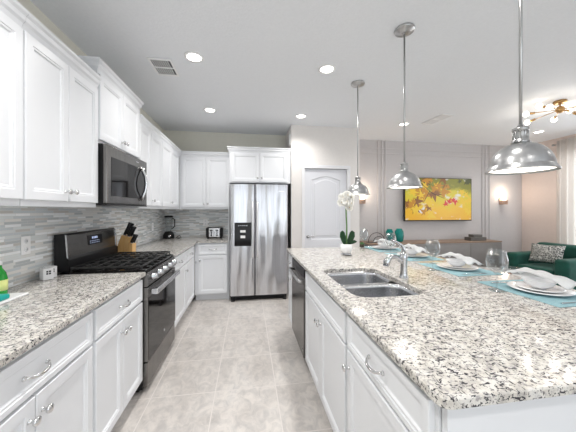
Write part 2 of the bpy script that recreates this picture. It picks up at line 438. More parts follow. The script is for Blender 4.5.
DOORP = lambda fr: [(0, 0), (0, -.017), (.003, -.020), (fr-.014, -.020), (fr-.011, -.0165), (fr-.003, -.0165), (fr+.002, -.010), (fr+.006, -.009)]
def front(parent, kind, x0, x1, z0, z1, knob=None, pull=None, fr=.058):
    g = .0015
    bm = nb(); nested(bm, x0+g, x1-g, z0+g, z1-g, DOORP(fr)); o = obj(kind, bm, M['cab'], parent)
    if knob: inst('knob', KN, o, (knob[0], -.020, knob[1]))
    if pull: inst('handle', PL, o, (pull[0], -.020, pull[1]))
    return o
def base_cab(label, loc, rz, w_, spec, depth=.585, toe_l=0, toe_r=0, group='white base cabinets'):
    t = thing('base_cabinet', label, 'cabinet', loc, rz, group)
    bm = nb(); box(bm, .0008, w_-.0008, 0, depth, .10, .882); obj('cabinet_body', bm, M['cab'], t)
    bm = nb(); box(bm, .0008, w_-.0008, .07, depth, 0, .0995); obj('toe_kick', bm, M['cab'], t)
    for s in spec:
        kind, x0, x1, z0, z1, hw = s
        if kind == 'drawer': front(t, 'drawer', x0, x1, z0, z1, None, ((x0+x1)/2, (z0+z1)/2) if hw else None, .036)
        else:
            kx = None
            if hw == 'l': kx = x0+.03
            elif hw == 'r': kx = x1-.03
            front(t, 'door', x0, x1, z0, z1, (kx, z1-.075) if kx else None)
    return t
ZD = (.705, .862); ZO = (.115, .695)
def std2(w_, m=.012):  # drawer over two doors
    c = w_/2
    return [('drawer', m, w_-m, *ZD, True), ('door', m, c-.001, *ZO, 'r'), ('door', c+.001, w_-m, *ZO, 'l')]
def std1(w_, side, m=.012): return [('drawer', m, w_-m, *ZD, True), ('door', m, w_-m, *ZO, side)]

XF = -.785
base_cab('white base cabinet under the left worktop, nearest to the viewer, cut by the frame', (XF, .72, 0), PI/2, .745, std2(.745), depth=.61)
base_cab('white base cabinet with one drawer over two doors, directly before the range', (XF, 1.466, 0), PI/2, .632, std2(.632), depth=.61)
base_cab('narrow white base cabinet directly behind the range, drawer over one door', (XF, 2.864, 0), PI/2, .62, std1(.62, 'r'), depth=.61)
base_cab('white corner base cabinet between the range run and the back run', (XF, 3.485, 0), PI/2, .62, [('drawer', .012, .52, *ZD, True), ('door', .012, .52, *ZO, 'r')], depth=.61)
base_cab('white base cabinet under the toaster, left of the refrigerator', (XF+.0015, 4.125, 0), 0, .490, [('drawer', .05, .478, *ZD, True), ('door', .05, .478, *ZO, 'l')], depth=.62)
# island cabinets (face -X): local x runs toward -Y
XI = .50
base_cab('narrow white island cabinet at the far end beyond the dishwasher', (XI, 3.09, 0), -PI/2, .30, std1(.30, 'r'), depth=.60)
base_cab('wide white island sink cabinet with two doors below the sink', (XI, 2.175, 0), -PI/2, .93, std2(.93)[1:]+[('drawer', .012, .918, *ZD, False)], depth=.60)
base_cab('white island cabinet with a curved-pull drawer at the near corner', (XI, 1.24, 0), -PI/2, .615, std1(.615, 'l', .014), depth=.60)
# sink cabinet body must stay below the bowls -> replaced by shallow body
for o in list(bpy.data.objects):
    if o.name.startswith('base_cabinet') and o.get('label', '').startswith('wide white island sink'):
        for ch in o.children:
            if ch.name.startswith('cabinet_body'):
                bm = nb(); box(bm, .0008, .9292, 0, .018, .10, .882); box(bm, .0008, .018, .018, .6, .1, .882); box(bm, .912, .9292, .018, .6, .1, .882); box(bm, .018, .912, .018, .6, .1, .118)
                me = bpy.data.meshes.new('cabinet_body'); bmesh.ops.recalc_face_normals(bm, faces=bm.faces); bm.to_mesh(me); bm.free(); me.materials.append(M['cab']); ch.data = me
# island seating-side panels
t = thing('island_panel', 'smooth white panel closing the near end and back of the island', 'panel', (0, 0, 0))
bm = nb(); box(bm, .505, 1.50, .602, .622, 0, .882, .001); obj('end_panel', bm, M['cab'], t)
bm = nb(); box(bm, 1.102, 1.50, .623, 3.09, 0, .882); obj('back_panel', bm, M['cab'], t)

# ------------------------------------------------------------------ worktops
def worktop(name, poly, label, hole=None):
    bm = nb()
    prism(bm, poly, .884, .914, .004)
    o = obj(name, bm, M['granite']); tag(o, label, 'countertop', 'granite countertops'); return o
worktop('countertop', [(-1.39, -.4), (-.75, -.4), (-.75, 2.096), (-1.39, 2.096)], 'speckled granite countertop along the left wall before the range')
worktop('countertop', [(-1.39, 2.864), (-.75, 2.864), (-.75, 4.09), (-.2935, 4.09), (-.2935, 4.74), (-1.39, 4.74)], 'L-shaped granite countertop behind the range carrying knife block and toaster')
# island slab with sink hole
def rrect(x0, x1, y0, y1, r, k=6):
    p = []
    for cx, cy, a in ((x1-r, y1-r, 0), (x0+r, y1-r, PI/2), (x0+r, y0+r, PI), (x1-r, y0+r, 1.5*PI)):
        for i in range(k+1):
            t = a+PI/2*i/k; p.append((cx+r*math.cos(t), cy+r*math.sin(t)))
    return p
SX0, SX1, SY0, SY1 = .565, .985, 1.30, 1.985
def island_top():
    bm = nb(); K = 6
    outer = rrect(.464, 1.87, .568, 3.15, .03, K)
    inner = rrect(SX0, SX1, SY0, SY1, .09, K)
    rings = []
    for poly, z in ((inner, .884), (inner, .911), ([(x, y) for x, y in rrect(SX0-.003, SX1+.003, SY0-.003, SY1+.003, .093, K)], .914), (rrect(.468, 1.866, .572, 3.146, .028, K), .914), (outer, .910), (outer, .888), (rrect(.468, 1.866, .572, 3.146, .028, K), .884), (inner, .884)):
        rings.append([bm.verts.new((x, y, z)) for x, y in poly])
    n = len(inner)
    for a, b in zip(rings, rings[1:]):
        for j in range(n): bm.faces.new((a[j], a[(j+1) % n], b[(j+1) % n], b[j]))
    bmesh.ops.remove_doubles(bm, verts=bm.verts, dist=1e-6)
    tag(obj('countertop', bm, M['granite']), 'large speckled granite island countertop with sink cutout', 'countertop', 'granite countertops')
island_top()
# sink
t = thing('kitchen_sink', 'stainless double-bowl undermount sink in the island', 'sink', (0, 0, 0))
def bowl(y0, y1):
    bm = nb(); rs = []
    for ins, z, r in ((-.012, .8815, .09), (-.012, .8835, .09), (.002, .8835, .08), (.006, .86, .08), (.014, .74, .08), (.03, .71, .07), (.07, .70, .05)):
        rs.append([bm.verts.new((x, y, z)) for x, y in rrect(SX0+ins, SX1-ins, y0+ins*.9 if ins > 0 else y0+ins*.3, y1-ins*.9 if ins > 0 else y1-ins*.3, max(r, .02), 6)])
    n = len(rs[0])
    for a, b in zip(rs, rs[1:]):
        for j in range(n): f = bm.faces.new((a[j], a[(j+1) % n], b[(j+1) % n], b[j])); f.smooth = True
    bm.faces.new(rs[-1]); o = obj('sink_bowl', bm, M['ssteel'], t)
    cy = (y0+y1)/2; cx = (SX0+SX1)/2
    bm = nb(); lathe(bm, [(0, .701), (.03, .701), (.035, .704), (.045, .7045), (.045, .701), (0, .7005)], 20, Matrix.Translation((cx, cy, 0))); obj('drain', bm, M['chrome'], o)
    return o
bowl(SY0, 1.635); bowl(1.655, SY1)
# faucet
t = thing('faucet', 'chrome single-lever kitchen faucet behind the island sink', 'faucet', (1.045, 1.64, .9145))
bm = nb(); lathe(bm, [(0, 0), (.030, 0), (.031, .006), (.026, .012), (.0235, .03), (.022, .09), (.024, .13), (.025, .15), (.020, .17), (0, .176)], 24); obj('faucet_body', bm, M['chrome'], t)
bm = nb()
tube(bm, [(-.002, 0, .09), (-.03, .0, .125), (-.06, 0, .145), (-.09, 0, .146), (-.112, 0, .132), (-.124, 0, .11), (-.128, 0, .085)], [.018, .017, .015, .016, .020, .023, .021], 14); obj('spout', bm, M['chrome'], t)
bm = nb(); tube(bm, [(0, 0, .170), (-.004, 0, .20), (-.02, .0, .225), (-.05, .01, .245), (-.085, .015, .258)], [.017, .013, .010, .008, .006], 10, flat=(1.5, .8)); obj('lever', bm, M['chrome'], t)

# ------------------------------------------------------------------ upper cabinets
def crown(parent, w_, zt, depth, el, er, h=.06, o=.045):
    bm = nb(); prof = [(0.001, zt-.025), (.006, zt-.025), (.010, zt-.012), (.014, zt), (.024, zt+.012), (o-.012, zt+h*.55), (o-.003, zt+h*.7), (o, zt+h*.8), (o, zt+h), (0, zt+h)]
    rs = []
    for ou, z in prof:
        l = ou if el else -.0; r = ou if er else 0
        rs.append([bm.verts.new(p) for p in ((-l+0, depth, z), (-l+0, -ou-.0, z), (w_+r-0, -ou, z), (w_+r-0, depth, z))])
    for a, b in zip(rs, rs[1:]):
        for j in range(3): bm.faces.new((a[j], a[j+1], b[j+1], b[j]))
    bm.faces.new(rs[-1])
    for k in (0, 3):
        try: bm.faces.new([r[k] for r in rs])
        except ValueError: pass
    obj('crown_molding', bm, M['cab'], parent)
def upper(label, loc, rz, w_, z0, z1, doors, depth=.325, crown_ends=(0, 0), ch=.06, gap=.001, rail=.03):
    t = thing('wall_cabinet', label, 'cabinet', loc, rz, 'white wall cabinets')
    bm = nb(); box(bm, gap, w_-gap, 0, depth, z0, z1+ch-.004); obj('cabinet_body', bm, M['cab'], t)
    for x0, x1, side in doors:
        kx = {'l': x0+.028, 'r': x1-.028}.get(side)
        front(t, 'door', x0, x1, z0+rail, z1-.028, (kx, z0+rail+.06) if kx else None)
    crown(t, w_, z1, depth, *crown_ends, h=ch, o=.038)
    return t
XU = -1.07
upper('white wall cabinet at the left edge of the photo, partly cut off', (XU, .65, 0), PI/2, .78, 1.392, 2.262, [(.01, .389, 'r'), (.391, .775, 'l')])
upper('tall white two-door wall cabinet just before the microwave', (XU, 1.432, 0), PI/2, .634, 1.392, 2.262, [(.004, .314, 'r'), (.316, .626, 'l')], crown_ends=(0, 0))
upper('raised white two-door wall cabinet right above the microwave', (XU+.004, 2.068, 0), PI/2, .722, 1.862, 2.385, [(.008, .360, 'r'), (.362, .714, 'l')], depth=.329, crown_ends=(1, 1), ch=.065, rail=.02)
upper('white wall cabinet with two doors just beyond the microwave', (XU, 2.7915, 0), PI/2, .684, 1.392, 2.262, [(.01, .312, None), (.315, .676, 'l')], crown_ends=(0, 0))
upper('white corner wall cabinet above the dark blender', (XU, 3.476, 0), PI/2, .94, 1.392, 2.262, [(.012, .40, 'r'), (.403, .80, None)], crown_ends=(0, 0))
upper('white two-door wall cabinet on the back wall above the toaster', (XU+.003, 4.42, 0), 0, .79, 1.392, 2.262, [(.03, .405, 'r'), (.407, .778, 'l')], depth=.328, crown_ends=(0, 0))
upper('white two-door cabinet bridging over the refrigerator', (-.275, 4.14, 0), 0, .955, 1.80, 2.295, [(.03, .46, 'r'), (.463, .90, 'l')], depth=.60, crown_ends=(1, 0), rail=.015)
bm = nb(); box(bm, -.292, -.277, 4.14, 4.745, 0, 1.798); tag(obj('side_panel', bm, M['cab']), 'tall thin white panel on the left flank of the refrigerator', 'panel')

# ------------------------------------------------------------------ refrigerator
t = thing('refrigerator', 'stainless side-by-side refrigerator with ice dispenser', 'refrigerator', (-.268, 4.02, 0))
W = .888
bm = nb(); box(bm, .004, W-.004, .075, .70, .05, 1.775, .004); obj('cabinet_body', bm, M['black'], t)
def fdoor(x0, x1):
    bm = nb(); r = .022; k = 5; pl = [(x0, .07), (x1, .07)]
    for i in range(k+1):
        a = PI/2*i/k; pl.append((x1-r+r*math.cos(a), r-r*math.sin(a)))
    for i in range(k+1):
        a = PI/2+PI/2*i/k; pl.append((x0+r+r*math.cos(a), r-r*math.sin(a)))
    prism(bm, pl, .085, 1.77); return obj('door', bm, M['steel'], t)
dl = fdoor(.003, .378); dr = fdoor(.384, W-.003)
for d_, x in ((dl, .345), (dr, .417)):
    bm = nb(); tube(bm, [(x, -.001, 1.50), (x, -.045, 1.48), (x, -.055, 1.40), (x, -.058, 1.1), (x, -.055, .76), (x, -.045, .68), (x, -.001, .66)], .014, 12); obj('handle', bm, M['fhandle'], d_)
bm = nb(); nested(bm, .075, .325, .835, 1.19, [(0, .001), (0, -.006), (.006, -.008), (.018, -.008)], cap=True); o = obj('ice_dispenser', bm, M['blackgloss'], dl)
bm = nb(); box(bm, .16, .24, -.0145, -.0085, 1.04, 1.075, .003); box(bm, .165, .235, -.0145, -.0085, .955, .995, .003); obj('paddle', bm, M['white'], o)
bm = nb()
for i in range(5): box(bm, .13+i*.03, .145+i*.03, -.0095, -.0085, 1.14, 1.146)
obj('control_panel', bm, M['hsteel'], o)
bm = nb(); box(bm, .74, .82, -.0015, .001, 1.66, 1.674); obj('badge', bm, M['hsteel'], dr)
bm = nb(); box(bm, .02, W-.02, .045, .09, .015, .08, .003)
for i in range(9): box(bm, .05, W-.05, .040, .044, .022+i*.006, .025+i*.006)
obj('kick_grille', bm, M['black'], t)
for x in (.05, W-.05):
    bm = nb(); lathe(bm, [(0, 0), (.028, 0), (.028, .012), (.012, .016), (.012, .06), (0, .06)], 14, Matrix.Translation((x, .03, 0))); obj('foot', bm, M['black'], t)

# ------------------------------------------------------------------ dishwasher
t = thing('dishwasher', 'dark stainless dishwasher set in the island', 'dishwasher', (XI, 2.785, 0), -PI/2)
bm = nb(); box(bm, .004, .604, .0, .58, .10, .872); obj('tub', bm, M['black'], t)
bm = nb(); box(bm, .008, .600, -.03, -.001, .115, .80, .004, 2); d_ = obj('door', bm, M['dsteel'], t)
bm = nb(); box(bm, .008, .600, -.028, -.001, .803, .868, .004, 2); obj('control_panel', bm, M['black'], t)
bm = nb(); tube(bm, [(.04, -.03, .755), (.045, -.06, .76), (.10, -.068, .762), (.304, -.07, .763), (.51, -.068, .762), (.56, -.06, .76), (.566, -.03, .755)], .011, 10, flat=(1, 1.3)); obj('handle', bm, M['nickel'], d_)
bm = nb(); box(bm, .008, .6, .04, .06, 0, .099); obj('toe_kick', bm, M['black'], t)
bm = nb(); lathe(bm, [(0, 0), (.010, 0), (.010, .002), (0, .002)], 14, Matrix.Translation((.555, -.0305, .17)) @ Matrix.Rotation(PI/2, 4, 'X')); obj('badge', bm, M['hsteel'], d_)

# ------------------------------------------------------------------ range
t = thing('gas_range', 'dark stainless gas range with cast iron grates and front knobs', 'range', (-.775, 2.1, 0), PI/2)
W = .76
bm = nb(); box(bm, .003, W-.003, .0, .60, .03, .905, .002); obj('cabinet_body', bm, M['black'], t)
bm = nb(); box(bm, .002, W-.002, -.02, .50, .906, .922, .005, 2); cook = obj('cooktop', bm, M['blackgloss'], t)
# backguard
bm = nb()
pl_ = [(y-.03 if y < .59 else y, z) for y, z in [(.535, .923), (.60, .923), (.60, 1.195), (.575, 1.20), (.560, 1.19), (.548, 1.03), (.535, 1.01)]]
def yz_prism(bm, pl, x0, x1, mi=0):
    a = [bm.verts.new((x0, y, z)) for y, z in pl]; b = [bm.verts.new((x1, y, z)) for y, z in pl]; n = len(pl)
    fs = [bm.faces.new(a[::-1]), bm.faces.new(b)]+[bm.faces.new((a[i], a[(i+1) % n], b[(i+1) % n], b[i])) for i in range(n)]
    for f in fs: f.material_index = mi
    return a+b
yz_prism(bm, pl_, .025, W-.006); bgd = obj('backguard', bm, M['black'], t)
bm = nb(); yz_prism(bm, [(.5185, 1.022), (.5165, 1.022), (.5275, 1.186), (.5295, 1.188)], .035, W-.016); obj('front_panel', bm, M['dsteel'], bgd)
bm = nb(); yz_prism(bm, [(.504, .923), (.5045, 1.0), (.52, 1.02), (.52, .923)], .04, W-.02); obj('vent_strip', bm, M['black'], t)
for x0, x1 in ((.025, .0345), (W-.0155, W-.006)):
    bm = nb(); yz_prism(bm, [(.5185, 1.012), (.511, 1.012), (.523, 1.19), (.5305, 1.193)], x0, x1); obj('trim_strip', bm, M['hsteel'], bgd)
bm = nb(); box(bm, .29, .50, -.001, .003, -.040, .040, .002)
o = obj('display', bm, M['blackgloss'], bgd, loc=(0, .5210, 1.125), rot=(-.067, 0, 0))
bm = nb(); 
for i in range(4): box(bm, .345+i*.022, .357+i*.022, -.0022, -.001, .008, .026)
for i in range(6):
    for j in range(2): box(bm, .315+i*.025, .325+i*.025, -.0022, -.001, -.012-j*.016, -.007-j*.016)
obj('digits', bm, emis('blue_digits', (.25, .45, 1), .4), o)
# burners and grates
for bx, by, r in ((.15, .13, .05), (.15, .38, .04), (.38, .265, .055), (.61, .13, .05), (.61, .38, .04)):
    bm = nb(); lathe(bm, [(0, .923), (r+.015, .923), (r+.01, .930), (r, .932), (r, .937), (r-.008, .941), (0, .942)], 20, Matrix.Translation((bx, by, 0))); obj('burner', bm, M['iron'], cook)
for i in range(3):
    x0 = .015+i*.245; x1 = x0+.24
    bm = nb(); z0, z1 = .944, .958
    for y in (.005, .480): box(bm, x0, x1, y, y+.012, z0, z1, .002)
    for x in (x0, x1-.012): box(bm, x, x+.012, .017, .480, z0, z1, .002)
    cx = (x0+x1)/2
    box(bm, cx-.005, cx+.005, .017, .480, z0, z1, .002)
    for y in (.09, .17, .25, .33, .41): box(bm, x0+.012, x1-.012, y, y+.010, z0, z1, .002)
    for x in (x0+.004, x1-.014):
        for y in (.008, .482): box(bm, x, x+.008, y, y+.008, .9225, z0)
    obj('grate', bm, M['iron'], cook)
# front control panel (slanted)
bm = nb(); yz_prism(bm, [(0-.001, .80), (-.035, .80), (-.045, .815), (-.03, .90), (-.001, .904)], .003, W-.003); cp = obj('control_panel', bm, M['dsteel'], t)
for i in range(5):
    x = .10+i*.14
    bm = nb(); lathe(bm, [(0, 0), (.026, 0), (.026, .006), (.021, .010), (.020, .034), (.017, .038), (0, .038)], 20)
    box(bm, -.004, .004, -.02, .02, .036, .042, .001)
    obj('knob', bm, M['chrome'], cp, loc=(x, -.0385, .855), rot=(PI/2-.17, 0, 0))
# oven door
bm = nb(); box(bm, .004, W-.004, -.04, -.001, .235, .792, .006, 2); od = obj('oven_door', bm, M['dsteel'], t)
bm = nb(); nested(bm, .012, W-.012, .245, .712, [(0, -.0395), (0, -.0415), (.004, -.042)]); obj('oven_window', bm, M['blackgloss'], od)
bm = nb(); box(bm, .07, W-.07, -.098, -.075, .728, .772, .010, 3)
for x in (.045, W-.095): box(bm, x, x+.05, -.098, -.0405, .728, .772, .008, 2)
obj('handle', bm, M['hsteel'], od)
bm = nb(); box(bm, .004, W-.004, -.035, -.001, .05, .228, .006, 2); dr_ = obj('drawer', bm, M['dsteel'], t)
bm = nb(); lathe(bm, [(0, 0), (.012, 0), (.012, .002), (0, .002)], 14, Matrix.Translation((.38, -.0425, .31)) @ Matrix.Rotation(PI/2, 4, 'X')); obj('badge', bm, M['hsteel'], od)
for x in (.05, W-.05):
    for y in (.05, .55):
        bm = nb(); lathe(bm, [(0, 0), (.018, 0), (.018, .03), (0, .03)], 12, Matrix.Translation((x, y, 0))); obj('foot', bm, M['black'], t)

# ------------------------------------------------------------------ microwave
t = thing('microwave', 'over-the-range microwave in dark stainless with arched handle', 'microwave', (-1.03, 2.072, 1.41), PI/2)
bm = nb(); box(bm, .002, .756, 0, .355, .0, .445, .003); obj('cabinet_body', bm, M['black'], t)
bm = nb(); box(bm, .0, .758, -.030, -.001, .012, .443, .006, 2); md = obj('door', bm, M['dsteel'], t)
bm = nb(); nested(bm, .06, .715, .07, .36, [(0, -.0295), (0, -.0315), (.004, -.032)]); obj('door_window', bm, M['blackgloss'], md)
bm = nb(); tube(bm, [(.60, -.032, .375), (.60, -.052, .33), (.60, -.072, .28), (.60, -.080, .215), (.60, -.072, .15), (.60, -.052, .10), (.60, -.032, .055)], .011, 10, flat=(1.4, .8)); obj('handle', bm, M['hsteel'], md)
bm = nb(); box(bm, 0, .758, -.029, -.001, 0, .010); obj('vent_grille', bm, M['black'], t)
bm = nb(); box(bm, .50, .56, -.0315, -.030, .40, .408); obj('badge', bm, M['hsteel'], md)

# ------------------------------------------------------------------ things on the left counters
Z = .9145
t = thing('knife_block', 'slanted maple knife block beside the range', 'knife block', (-1.235, 2.94, Z), 0)
bm = nb()
def xz_prism(bm, pl, y0, y1):
    a = [bm.verts.new((x, y0, z)) for x, z in pl]; b = [bm.verts.new((x, y1, z)) for x, z in pl]; n = len(pl)
    bm.faces.new(a[::-1]); bm.faces.new(b)
    for i in range(n): bm.faces.new((a[i], a[(i+1) % n], b[(i+1) % n], b[i]))
xz_prism(bm, [(-.10, 0), (.00, 0), (.055, .175), (-.03, .205)], -.045, .045)
obj('block', bm, M['maple'], t)
bm = nb(); xz_prism(bm, [(.003, 0), (.07, 0), (.075, .115), (.039, .122)], -.045, .045); obj('front_block', bm, M['maple'], t)
kn = thing('kitchen_knife', 'long black-handled knife at the top of the maple block', 'knife', (-1.235, 2.94, Z), 0, 'knives in the maple block')
def knife_parts(root, x, y, z, ln):
    d = Vector((.40, 0, .92)).normalized()
    p = Vector((x, y, z))
    bm = nb(); tube(bm, [p+d*.001, p+d*ln*.35, p+d*ln*.8, p+d*ln*1.12], [.012, .0135, .0125, .015], 8, flat=(.75, 1.15)); obj('handle', bm, M['black'], root)
    bm = nb(); tube(bm, [p-d*.0, p+d*.006], .0135, 8, flat=(.75, 1.15)); obj('bolster', bm, M['chrome'], root)
knife_parts(kn, -.010, -.025, .204, .125)
for (x, y, z, ln, lab) in ((.0, .025, .203, .115, 'black-handled knife in the block, far side of the top row'), (.03, -.028, .1915, .10, 'black-handled knife in the middle row, near side'),
                           (.035, .015, .1895, .095, 'black-handled knife in the middle row, far side'), (.053, -.02, .1225, .085, 'short black-handled knife in the low front of the block'), (.055, .022, .1215, .08, 'short black-handled knife low at the far front of the block')):
    k = thing('kitchen_knife', lab, 'knife', (-1.235, 2.94, Z), 0, 'knives in the maple block'); knife_parts(k, x, y, z, ln)

# blender
t = thing('blender', 'dark countertop blender with clear jar in the corner', 'blender', (-1.275, 4.56, Z))
bm = nb(); lathe(bm, [(0, 0), (.085, 0), (.088, .01), (.085, .06), (.065, .10), (.05, .115), (0, .115)], 24); obj('blender_base', bm, M['black'], t)
bm = nb(); lathe(bm, [(.042, .116), (.05, .15), (.062, .30), (.064, .345), (.060, .345), (.058, .30), (.046, .15), (.038, .12)], 20); obj('jar', bm, M['glass'], t)
bm = nb(); lathe(bm, [(0, .346), (.066, .346), (.066, .365), (.05, .375), (.02, .378), (0, .378)], 20); obj('lid', bm, M['black'], t)
bm = nb(); tube(bm, [(.066, -.02, .33), (.10, -.03, .31), (.10, -.03, .20), (.055, -.018, .16)], .009, 8); obj('jar_handle', bm, M['black'], t)
bm = nb(); lathe(bm, [(0, 0), (.018, 0), (.018, .004), (0, .005)], 14, Matrix.Translation((.03, -.081, .04)) @ Matrix.Rotation(PI/2, 4, 'X')); obj('dial', bm, M['hsteel'], t)
bm = nb(); tube(bm, [(-1.155, 4.52, Z+.006), (-1.13, 4.55, Z+.035), (-1.10, 4.56, Z+.045), (-1.085, 4.55, Z+.02), (-1.10, 4.53, Z+.006), (-1.14, 4.535, Z+.0062)], .0055, 8); tag(obj('power_cord', bm, M['black']), 'small coil of black cord right of the blender', 'cord')
# toaster
t = thing('toaster', 'black and steel two-slot toaster left of the refrigerator', 'toaster', (-.535, 4.49, Z))
bm = nb(); box(bm, -.135, .135, -.08, .08, .012, .185, .03, 4); obj('shell', bm, M['black'], t)
bm = nb(); nested(bm, -.085, .085, .025, .17, [(0, -.079), (0, -.083), (.008, -.085)]); pnl = obj('face_plate', bm, M['hsteel'], t)
for x in (-.045, .045):
    bm = nb(); box(bm, x-.006, x+.006, -.0865, -.0855, .05, .15); obj('lever_slot', bm, M['black'], pnl)
    bm = nb(); box(bm, x-.022, x+.022, -.1, -.087, .125, .14, .003); obj('lever', bm, M['black'], pnl)
    bm = nb(); lathe(bm, [(0, 0), (.013, 0), (.011, .010), (0, .010)], 14, Matrix.Translation((x+.0, -.087, .05)) @ Matrix.Rotation(PI/2, 4, 'X')); obj('dial', bm, M['black'], pnl)
bm = nb()
for x in (-.055, .02): box(bm, x, x+.032, -.06, .06, .1855, .1875)
obj('slot', bm, M['hsteel'], t)
for x in (-.1, .1):
    bm = nb(); box(bm, x-.015, x+.015, -.06, .06, 0, .0125); obj('foot', bm, M['black'], t)
# cubes
def cube_thing(label, loc, rz):
    t = thing('shaker_cube', label, 'shaker', loc, rz, 'white ceramic cubes')
    bm = nb(); box(bm, -.028, .028, -.028, .028, 0, .075, .004, 2); obj('cube_body', bm, M['porc'], t)
    bm = nb()
    for dx in (-.012, .002):
        for dz in (.036, .05): box(bm, dx, dx+.010, -.0292, -.0284, dz, dz+.010)
    obj('motif', bm, M['black'], t)
cube_thing('white ceramic cube with black window motif, left of the pair', (-1.315, 1.965, Z), .95)
cube_thing('white ceramic cube nearest the range, right of the pair', (-1.335, 2.028, Z), .95)
# green dish soap bottle, white tray, teal sponge
t = thing('soap_bottle', 'green dish soap bottle at the left edge by the backsplash', 'bottle', (-1.275, 1.575, Z+.0125))
bm = nb(); lathe(bm, [(0, 0), (.030, 0), (.034, .006), (.034, .09), (.028, .12), (.013, .145), (.012, .16), (0, .16)], 20); bb = obj('bottle_body', bm, M['soap'], t)
bm = nb(); lathe(bm, [(0, .1605), (.014, .1605), (.014, .178), (.006, .182), (.005, .195), (0, .195)], 16); obj('cap', bm, M['white'], t)
bm = nb(); lathe(bm, [(.0346, .03), (.0348, .03), (.0348, .085), (.0346, .085)], 20); obj('bottle_label', bm, mat('label_pale', (.75, .8, .3), .4), bb)
bm = nb(); box(bm, -.11, .11, -.16, .16, 0, .012, .004, 2); tag(obj('soap_tray', bm, M['porc'], loc=(-1.285, 1.47, Z)), 'flat white tray at the left edge of the counter', 'tray')
bm = nb(); box(bm, -.04, .04, -.075, .075, 0, .026, .008, 2); tag(obj('sponge', bm, M['tealplain'], loc=(-1.225, 1.455, Z+.0125), rot=(0, 0, 0)), 'teal scrubber sponge lying on the white tray', 'sponge')

# outlets
def outlet(label, loc, rz, sw=False):
    t = thing('wall_outlet', label, 'outlet', loc, rz, 'white wall outlets')
    bm = nb(); box(bm, -.036, .036, -.006, 0, -.058, .058, .003, 2); pp = obj('cover_plate', bm, M['white'], t)
    for dz in (-.026, .026):
        bm = nb(); lathe(bm, [(0, 0), (.016, 0), (.0155, .002), (0, .002)], 16, Matrix.Translation((0, -.0062, dz)) @ Matrix.Rotation(PI/2, 4, 'X')); s = obj('socket', bm, M['trim'], pp)
        bm = nb()
        for dx in (-.006, .004): box(bm, dx, dx+.002, -.0088, -.0082, dz-.004, dz+.006)
        obj('slot', bm, M['black'], s)
outlet('white double wall outlet on the mosaic tiles near the soap bottle', (XW+.0085, 1.90, 1.15), PI/2)
outlet('white wall outlet on the tiles between the knife block and the blender', (XW+.0085, 4.16, 1.13), PI/2)
outlet('white wall outlet on the back wall tiles above the toaster', (-.72, YB-.0085, 1.16), 0)
# chime box on the pantry wall flank
bm = nb(); box(bm, -.02, 0, -.08, 0, -.085, .085, .004, 2); tag(obj('door_chime', bm, M['white'], loc=(.6885, YD+.12, 2.52)), 'small white box mounted high beside the refrigerator cabinet', 'chime')

# ------------------------------------------------------------------ island things
t = thing('potted_orchid', 'white orchid in a small white pot on steel feet', 'orchid', (1.005, 2.58, Z))
bm = nb(); lathe(bm, [(0, .018), (.040, .018), (.052, .028), (.058, .06), (.060, .115), (.056, .115), (.053, .06), (.04, .035), (0, .032)], 24); obj('pot', bm, M['porc'], t)
bm = nb(); lathe(bm, [(0, .1), (.055, .1), (.03, .108), (0, .11)], 20); obj('moss', bm, M['leaf'], t)
bm = nb(); lathe(bm, [(.044, .006), (.050, .006), (.050, .0175), (.036, .0175), (.036, .010)], 20)
for i in range(4):
    a = PI/4+i*PI/2; tube(bm, [(.045*math.cos(a), .045*math.sin(a), .012), (.058*math.cos(a), .058*math.sin(a), .004)], .005, 6)
obj('pot_stand', bm, M['chrome'], t)
def leafmesh(pts, wid, mi=0, thick=.003):
    bm = nb(); n = len(pts); rows = []
    for i, p in enumerate(pts):
        p = Vector(p); tt = i/(n-1); tan = (Vector(pts[min(i+1, n-1)])-Vector(pts[max(i-1, 0)])).normalized()
        side = tan.cross(Vector((0, -1, .2))).normalized(); nn = side.cross(tan).normalized()
        w_ = wid*math.sin(PI*(.12+.86*tt))**.7
        rows.append([bm.verts.new(p+side*w_*s+nn*(abs(s)*w_*.25)) for s in (-1, -.5, 0, .5, 1)])
    for a, b in zip(rows, rows[1:]):
        for j in range(4): bm.faces.new((a[j], a[j+1], b[j+1], b[j]))
    bmesh.ops.solidify(bm, geom=bm.faces[:], thickness=thick)
    return bm
for pts, wd in (([(-.015, 0, .11), (-.03, -.005, .15), (-.048, -.01, .20), (-.050, -.012, .235), (-.045, -.012, .25)], .032),
                ([(.015, 0, .11), (.035, -.005, .15), (.052, -.01, .20), (.056, -.012, .235), (.052, -.012, .25)], .034),
                ([(.02, -.01, .11), (.05, -.02, .13), (.08, -.025, .14), (.10, -.03, .137)], .018),
                ([(0, .02, .11), (-.005, .03, .15), (-.01, .04, .19), (-.01, .045, .21)], .024)):
    obj('leaf', leafmesh(pts, wd), M['leaf'], t, True)
st = [(.0, 0, .11), (.003, 0, .2), (.004, 0, .3), (-.002, -.0, .40), (-.005, -.0, .48), (.0, -.0, .55), (.002, -.008, .59), (.01, -.012, .61)]
bm = nb(); tube(bm, st, [.009, .0085, .008, .0075, .007, .006, .004, .003], 8); obj('stem', bm, M['stem'], t)
